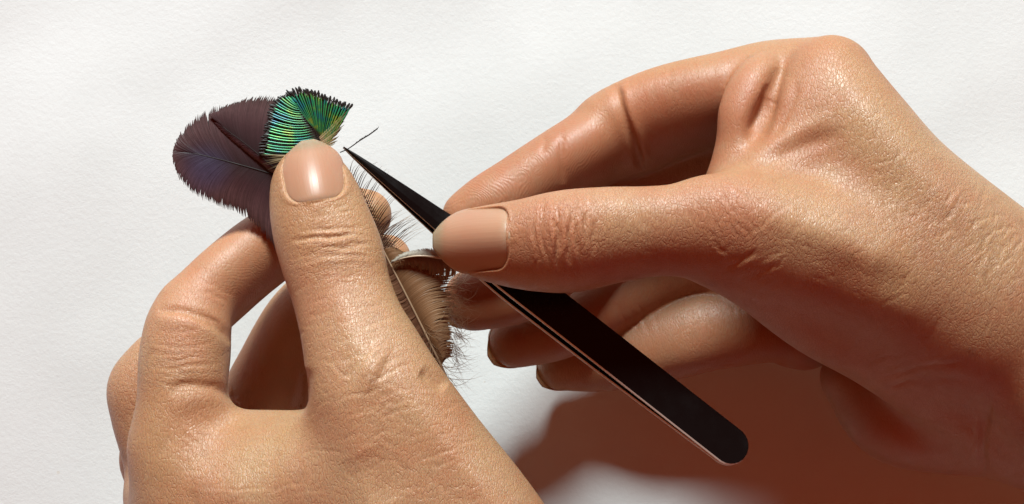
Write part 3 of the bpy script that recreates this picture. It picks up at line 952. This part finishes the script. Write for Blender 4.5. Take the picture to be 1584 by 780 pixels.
def vane_lines(start, end, n, m, bend, jit=.25, lift=.6, len_jit=.02, clump=0.0, gaps=(), comb=0):
    """barbs from points along start to points along end (mm polylines); bend sweeps their middle (mm, along the start curve)"""
    a, b = resample(start, n), resample(end, n)
    d = b - a
    t = np.linspace(0, 1, m)[None, :, None]
    ln = a[:, None] + d[:, None] * t
    dirn = np.gradient(a, axis=0); dirn /= np.linalg.norm(dirn, axis=1)[:, None] + 1e-9
    ln = ln + dirn[:, None] * (bend * 4 * t * (1 - t))
    j = rng.normal(0, jit, (n, 1, 3)); j[..., 2] *= .35
    ln = ln + j * t ** 2
    ln = ln + (rng.normal(0, len_jit, (n, 1, 1)) * t ** 3) * d[:, None]
    if clump:
        ph = np.cumsum(rng.random(n) * .5)
        ln = ln + dirn[:, None] * (np.sin(ph)[:, None, None] * clump * t ** 3)
    u = np.linspace(0, 1, n)
    if comb:
        f = np.where(np.arange(n) % comb == 0, rng.uniform(1.04, 1.08, n), rng.uniform(.94, 1.0, n))[:, None, None]     # only some barbs reach the very edge
        ln = ln[:, :1] + (ln - ln[:, :1]) * f
    for g, wd in gaps:                      # barbs that have parted leave a wedge of background
        s = (u - g) / .028
        ln = ln + dirn[:, None] * (np.sign(s) * np.exp(-np.abs(s)) * wd)[:, None, None] * np.clip((t - .35) / .65, 0, 1)
    ln[..., 2] += (lift * 4 * t * (1 - t))[..., 0]
    return ln

def feather_material(name, stops, rand_dark=.5, rough=.45, metallic=0.0, spec=.4, extra=None, transl=0.0):
    m = NT(name)
    t, r = m.attr('bt'), m.attr('br')
    co = m.n('ShaderNodeTexCoord').outputs['Object']
    c = m.ramp(t, stops)
    n = m.n('ShaderNodeTexNoise', ins={'Vector': co, 'Scale': 1300, 'Detail': 2}).outputs['Fac']
    dk = m.math('MULTIPLY', m.math('ADD', m.math('MULTIPLY', r, .6), m.math('MULTIPLY', n, .5)), rand_dark, clamp=True)
    if extra: c = extra(m, c, t, r, co)
    c = m.mix(dk, c, (.004, .003, .003, 1), 'MIX')
    m.set(Base_Color=c, Roughness=rough, Metallic=metallic, Specular_IOR_Level=spec)
    if transl:
        tr = m.n('ShaderNodeBsdfTranslucent', ins={'Color': c})
        mx = m.n('ShaderNodeMixShader', ins={0: transl, 1: m.bsdf.outputs[0], 2: tr.outputs[0]})
        m.t.links.new(mx.outputs[0], m.t.nodes['Material Output'].inputs[0])
    return m.m

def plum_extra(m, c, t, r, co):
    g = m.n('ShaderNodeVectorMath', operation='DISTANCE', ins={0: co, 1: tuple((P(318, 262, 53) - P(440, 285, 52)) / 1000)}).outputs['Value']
    k = m.math('MULTIPLY', m.maprange(g, .0065, .0010), .5)  # blue sheen painted into the barb colour around one spot
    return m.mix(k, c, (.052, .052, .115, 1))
STRAW_Q = steel_material('straw_quill', (.55, .42, .32, 1), .5, 0)
PLUM = feather_material('plum_barb', [(0, (.016, .007, .009)), (.40, (.048, .019, .022)), (.75, (.092, .043, .044)), (.9, (.075, .034, .032)), (1, (.03, .013, .012))], .6, .42, 0, .5, plum_extra)
DARK_SHAFT = steel_material('dark_quill', (.012, .006, .005, 1), .65, 0, 0)
HORN = steel_material('horn_quill', (.30, .19, .115, 1), .45, 0)
PALE_SHAFT = steel_material('pale_quill', (.50, .36, .25, 1), .4, 0)

def green_extra(m, c, t, r, co):
    n = m.n('ShaderNodeTexNoise', ins={'Vector': co, 'Scale': 320, 'Detail': 3, 'Roughness': .6}).outputs['Fac']
    hue = m.ramp(m.math('MULTIPLY_ADD', m.math('SUBTRACT', r, .5), .12, n), [(.34, (.22, .32, .04)), (.43, (.05, .30, .08)), (.52, (.015, .25, .11)), (.60, (.01, .21, .20)), (.70, (.01, .15, .28))])
    k = m.math('MULTIPLY', m.maprange(t, .05, .22), m.maprange(t, .97, .90))
    return m.mix(k, c, hue)
GREEN = feather_material('green_barb', [(0, (.03, .015, .01)), (.2, (.02, .03, .012)), (.94, (.01, .03, .015)), (1, (.004, .003, .003))], .55, .36, .30, .6, green_extra)
INK = feather_material('black_barb', [(0, (.02, .012, .008)), (1, (.006, .004, .004))], .3, .5)
STRAW = feather_material('straw_barb', [(0, (0.429, 0.2808, 0.156)), (0.5, (0.234, 0.156, 0.0624)), (1, (0.039, 0.0234, 0.0078))], .3, .5)
BROWN = feather_material('brown_barb', [(0, (0.156, 0.0624, 0.0234)), (0.35, (0.2808, 0.1287, 0.0546)), (1, (0.4212, 0.2496, 0.1326))], .25, .5, transl=.3)
RUSSET = feather_material('russet_barb', [(0, (0.1248, 0.0468, 0.0234)), (0.6, (0.195, 0.0858, 0.0429)), (1, (0.2808, 0.1482, 0.078))], .25, .5, transl=.25)
DUSK = feather_material('dusky_barb', [(0, (.05, .022, .014)), (1, (.11, .055, .035))], .5, .5, transl=.2)
DOWN = feather_material('down', [(0, (.34, .19, .10)), (1, (.58, .42, .29))], .15, .7, 0, .2, transl=.6)
PALE = feather_material('pale_barb', [(0, (0.4836, 0.39, 0.2964)), (0.6, (0.5616, 0.4992, 0.4212)), (1, (0.546, 0.4836, 0.4056))], .25, .85, 0, .1, transl=.4)

GROUP = 'feathers pinched in the left hand'
def widths(n, m, w, tipfrac=.14, w0=.5):
    t = np.linspace(0, 1, m)
    p = np.interp(t, [0, .2, 1 - tipfrac, 1 - tipfrac * .6, 1], [w0, 1, 1, .45, .16])
    return w * p[None] * rng.uniform(.85, 1.15, (n, 1))

def plum_lower():
    o = P(440, 285, 52)
    r = empty_thing('dark_feather', o)
    tag(r, 'rounded plum brown feather with a blue sheen, lower and leftmost of the two dark ones', 'feather', GROUP)
    sh = px3([(470, 292, 52), (425, 271, 53), (360, 252, 54), (308, 239, 54), (285, 235, 53.5)], 40)
    tube('shaft', DARK_SHAFT, r, sh, .22, .06, o)
    up_out = px3([(440, 215, 53.3), (400, 180, 53.6), (350, 170, 53.8), (320, 177, 54), (297, 192, 54), (281, 210, 53.8), (273, 226, 53.6), (271, 236, 53.5)])
    lo_out = px3([(430, 382, 51), (404, 350, 51.5), (373, 327, 52), (346, 317, 52.5), (317, 305, 53), (293, 289, 53.2), (278, 270, 53.4), (271, 252, 53.5), (270, 243, 53.5), (271, 236, 53.5)])
    for q, sg, gp in ((up_out, 1, ((.62, .55), (.75, .4), (.84, .5), (.9, .35))), (lo_out, -1, ((.3, .3), (.55, .35), (.8, .3)))):
        n = 330
        st = sh[3:39]
        ln = vane_lines(st, q, n, 14, 1.2, .035, .15, clump=.04, gaps=[(a, b * .5) for a, b in gp], len_jit=.012, comb=3)
        ribbons('vane', PLUM, r, ln, widths(n, 14, .29, .10), o, tilt=.10)
        ln = vane_lines(st, q, 110, 10, 1.2, .06, .2, clump=.08, len_jit=.01, gaps=gp); ln[..., 2] -= .45
        ribbons('under_vane', INK, r, ln[:, :1] + (ln - ln[:, :1]) * .86, widths(110, 10, .62, .30), o)
def plum_upper():
    o = P(435, 270, 54)
    r = empty_thing('dark_feather', o)
    tag(r, 'dark brown feather tucked behind the green one, upper of the two dark ones', 'feather', GROUP)
    sh = px3([(462, 290, 54), (420, 256, 54.6), (384, 226, 55), (352, 202, 55), (336, 188, 54.8)], 40)
    tube('shaft', DARK_SHAFT, r, sh, .13, .04, o)
    up_out = px3([(470, 190, 54), (448, 165, 54.5), (420, 156, 54.8), (395, 155, 55), (368, 160, 55), (345, 169, 55), (326, 179, 54.8)])
    lo_out = px3([(448, 292, 52.6), (412, 268, 52.8), (376, 242, 53), (346, 214, 53.4), (330, 196, 54), (323, 184, 54.4)])
    low = px3([(452, 292, 53.2), (414, 262, 53.8), (380, 235, 54.2), (350, 211, 54.2), (332, 192, 54.2)])
    ln = vane_lines(sh[2:38], low, 150, 8, .5, .03, .05, len_jit=.04)
    ribbons('vane', PLUM, r, ln, widths(150, 8, .36, .2), o, tilt=.1)
    for q, n in ((up_out, 330),):
        ln = vane_lines(sh[3:39], q, n, 12, 1.0, .035, .12, clump=.04, len_jit=.012, comb=3, gaps=((.55, .2), (.8, .25), (.93, .2)))
        ribbons('vane', PLUM, r, ln, widths(n, 12, .28, .10), o, tilt=.10)
def green_feather():
    o = P(495, 225, 56)
    r = empty_thing('green_feather', o)
    tag(r, 'iridescent green fan shaped feather with black fringed ends above the left thumb nail', 'feather', GROUP)
    sh = px3([(506, 262, 55.6), (497, 222, 56.2), (486, 200, 56.8), (472, 178, 57), (456, 152, 57)], 30)
    tube('shaft', DARK_SHAFT, r, sh, .09, .04, o)
    left_out = px3([(404, 236, 55.4), (408, 216, 55.9), (415, 190, 56.3), (419, 170, 56.6), (430, 154, 56.8), (448, 144.5, 57)])
    top_out = px3([(446, 145, 57), (468, 140, 57.1), (488, 145, 57.2), (505, 151, 57.1), (523, 158, 57), (543, 164, 56.8)])
    sl, sr = sh[8:29], sh[15:6:-1]
    for st, q, n, be in ((sl, left_out, 23, -1.0), (sr, top_out, 22, .15)):
        ln = vane_lines(st, q, n, 14, be, .05, .3, len_jit=.012)
        w = widths(n, 14, .29, .05, .35) * np.interp(np.linspace(0, 1, 14), [0, .25, .6, 1], [.35, .75, 1, 1.15])
        w[:, -1] = .30
        if st is sr: w *= np.linspace(.45, .95, 14)
        ribbons('vane', GREEN, r, ln, w, o, fold=.6, tilt=.2)
        ln = vane_lines(st, q, n * 4, 10, be, .05, .1, len_jit=.01); ln[..., 2] -= .35
        ln = ln[:, :1] + (ln - ln[:, :1]) * np.where(np.arange(n * 4) % 4 == 0, .985, .95)[:, None, None]
        ribbons('under_vane', INK, r, ln, widths(n * 4, 10, .36, .08), o)
        # knobbed black ends
        ends = resample(q, n)
        d = ends - resample(st, n)
        d /= np.linalg.norm(d, axis=1)[:, None]
        ends = ends + rng.normal(0, .13, ends.shape)
        ln = ends[:, None] + (d * rng.uniform(.7, 1.25, (n, 1)))[:, None] * np.linspace(-1.0, .55, 6)[None, :, None]
        ribbons('fringe', INK, r, ln, rng.uniform(.38, .62, (n, 1)) * np.array([[.3, .6, .8, 1, .9, .4]]), o, fold=.8)
        ln = vane_lines(resample(q, n * 3) - np.repeat(d, 3, 0) * .6, resample(q, n * 3) + np.repeat(d, 3, 0) * .15, n * 3, 5, 0, .15, 0)
        ribbons('fringe', INK, r, ln, np.full((n * 3, 5), .14), o)
    right_out = px3([(540, 168, 56.8), (534, 185, 56.6), (527, 204, 56.3), (518, 222, 56)])
    ln = vane_lines(sh[8:13][::-1], right_out, 10, 10, .1, .1, .2)
    ribbons('side_vane', STRAW, r, ln, widths(10, 10, .4, .2), o)
    ln = vane_lines(px3([(500, 232, 56), (470, 240, 56)]), px3([(416, 262, 55.5), (404, 240, 55.5)]), 14, 10, .4, .5, .4)
    ribbons('side_vane', STRAW, r, ln, widths(14, 10, .16, .2), o)
def brown_feather():
    o = P(600, 400, 50)
    r = empty_thing('brown_feather', o)
    tag(r, 'fluffy brown downy feather base lying along the right side of the left thumb', 'feather', GROUP)
    sh = px3([(520, 250, 54), (556, 310, 53), (592, 385, 52), (625, 450, 51), (655, 510, 49.5), (682, 565, 48), (692, 588, 47)], 60)
    tube('shaft', HORN, r, sh, .12, .27, o)
    # striped vane on the right of the quill
    out = px3([(630, 396, 50), (668, 402, 50), (690, 430, 49), (696, 470, 48.5), (698, 510, 48), (700, 552, 47)])
    ln = vane_lines(sh[24:56], out, 150, 12, -1.0, .10, .8, clump=.15, len_jit=.11, gaps=((.25, .5), (.45, .4), (.7, .6)))
    ribbons('vane', BROWN, r, ln, widths(150, 12, .30, .10, .8), o, tilt=.15)
    ln = vane_lines(sh[24:56], out, 70, 10, -.7, .2, .2, len_jit=.05); ln[..., 2] -= .6
    ribbons('under_vane', RUSSET, r, ln, widths(70, 10, .6, .3), o)
    left = px3([(545, 300, 51), (572, 380, 50.5), (600, 450, 50), (630, 520, 48), (660, 575, 46.5)])
    ln = vane_lines(sh[10:56], left, 120, 8, .5, .1, .2)
    ribbons('vane', RUSSET, r, ln, widths(120, 8, .6, .2), o)
    # loose barbs that stand off the upper part
    st = sh[6:26]
    en = px3([(553, 238, 54), (584, 246, 53), (606, 268, 52.5), (630, 305, 52), (654, 340, 51)])
    ln = vane_lines(st, en, 34, 14, -.8, .5, .4, clump=.9)
    k = rng.uniform(.5, 1.0, (34, 1, 1)); ln = ln[:, :1] + (ln - ln[:, :1]) * k
    ribbons('loose_barbs', DUSK, r, ln, widths(34, 14, .17, .6), o)
    ln = vane_lines(st, px3([(543, 268, 53), (572, 310, 52), (598, 360, 51), (622, 398, 50)]), 70, 10, -.5, .25, .2, clump=.3, len_jit=.12)
    ribbons('loose_barbs', RUSSET, r, ln, widths(70, 10, .28, .5), o)
    # a few barbs cross-feathered with hairs
    ln = vane_lines(sh[20:27], px3([(628, 318, 51), (646, 326, 51), (662, 352, 50.5)]), 16, 12, -.4, .6, .4, clump=.5)
    ribbons('loose_barbs', DOWN, r, ln, widths(16, 12, .13, .6), o)
    # wispy down along the free edge and at the base
    n, m = 380, 18
    a = np.vstack([resample(out[len(out) // 6:], 290), resample(sh[44:], 90)]) + rng.normal(0, .5, (n, 3))
    base = np.r_[np.linspace(.35, -.9, 290), np.linspace(-.3, -1.2, 90)]
    ang = base + rng.normal(0, .5, n)
    leng = np.r_[rng.uniform(1.5, 6.5, 290), rng.uniform(4, 9.5, 90)]
    t = np.linspace(0, 1, m)
    th = ang[:, None] + rng.normal(0, .8, (n, 1)) * t[None] * 1.3 + .3 * np.sin(5 * t[None] + rng.uniform(0, 6, (n, 1)))
    ln = np.zeros((n, m, 3))
    ln[..., 0] = a[:, 0:1] + np.cumsum(np.cos(th) * leng[:, None] / m, 1); ln[..., 1] = a[:, 1:2] + np.cumsum(np.sin(th) * leng[:, None] / m, 1)
    ln[..., 2] = a[:, 2:3] + rng.normal(-.4, .8, (n, 1)) * t[None] + .3 * np.sin(5 * t)
    ribbons('down', DOWN, r, ln, widths(n, m, .075, .5), o, tilt=1.0)
def pale_feather():
    o = P(650, 400, 50)
    r = empty_thing('pale_feather', o)
    tag(r, 'small pale curled feather pointing left, just below the right thumb nail', 'feather', GROUP)
    sh = px3([(604, 407, 52.5), (625, 399, 53.5), (655, 396, 54), (700, 402, 53)], 30)
    tube('shaft', PALE_SHAFT, r, sh, .08, .3, o)
    ln = vane_lines(sh[:26], px3([(606, 404, 52.5), (622, 392, 53), (645, 386, 53.2), (672, 384, 53), (698, 388, 52)]), 60, 8, .6, .05, .3)
    ribbons('vane', PALE, r, ln, widths(60, 8, .32, .2, .8), o)
    ln = vane_lines(sh[:28], px3([(608, 409, 52.3), (628, 412, 51.5), (652, 420, 50.5), (672, 428, 50), (700, 432, 49.5)]), 80, 9, .8, .3, .3, len_jit=.15)
    ribbons('vane', BROWN, r, ln, widths(80, 9, .34, .25, .8), o)
def single_barb():
    o = P(540, 230, 57.4)
    q = px3([(526, 236, 58.8), (539, 230, 59), (556, 218, 59.3), (572, 208, 59.5), (584, 199, 59.7)], 24)
    b = tube('feather_barb', DARK_SHAFT, None, q, .10, .12, o)
    tag(b, 'single thin black feather barb held in the tweezers tip', 'feather barb')
    n = 22
    a = resample(q[9:], n)
    d = np.array([.55, .75, 0])
    ln = a[:, None] + (d * rng.uniform(.35, .7, (n, 1)))[:, None] * np.linspace(0, 1, 4)[None, :, None]
    ribbons('barbules', INK, b, ln, np.full((n, 4), .09), o)
plum_lower(); plum_upper(); green_feather(); brown_feather(); pale_feather(); single_barb()
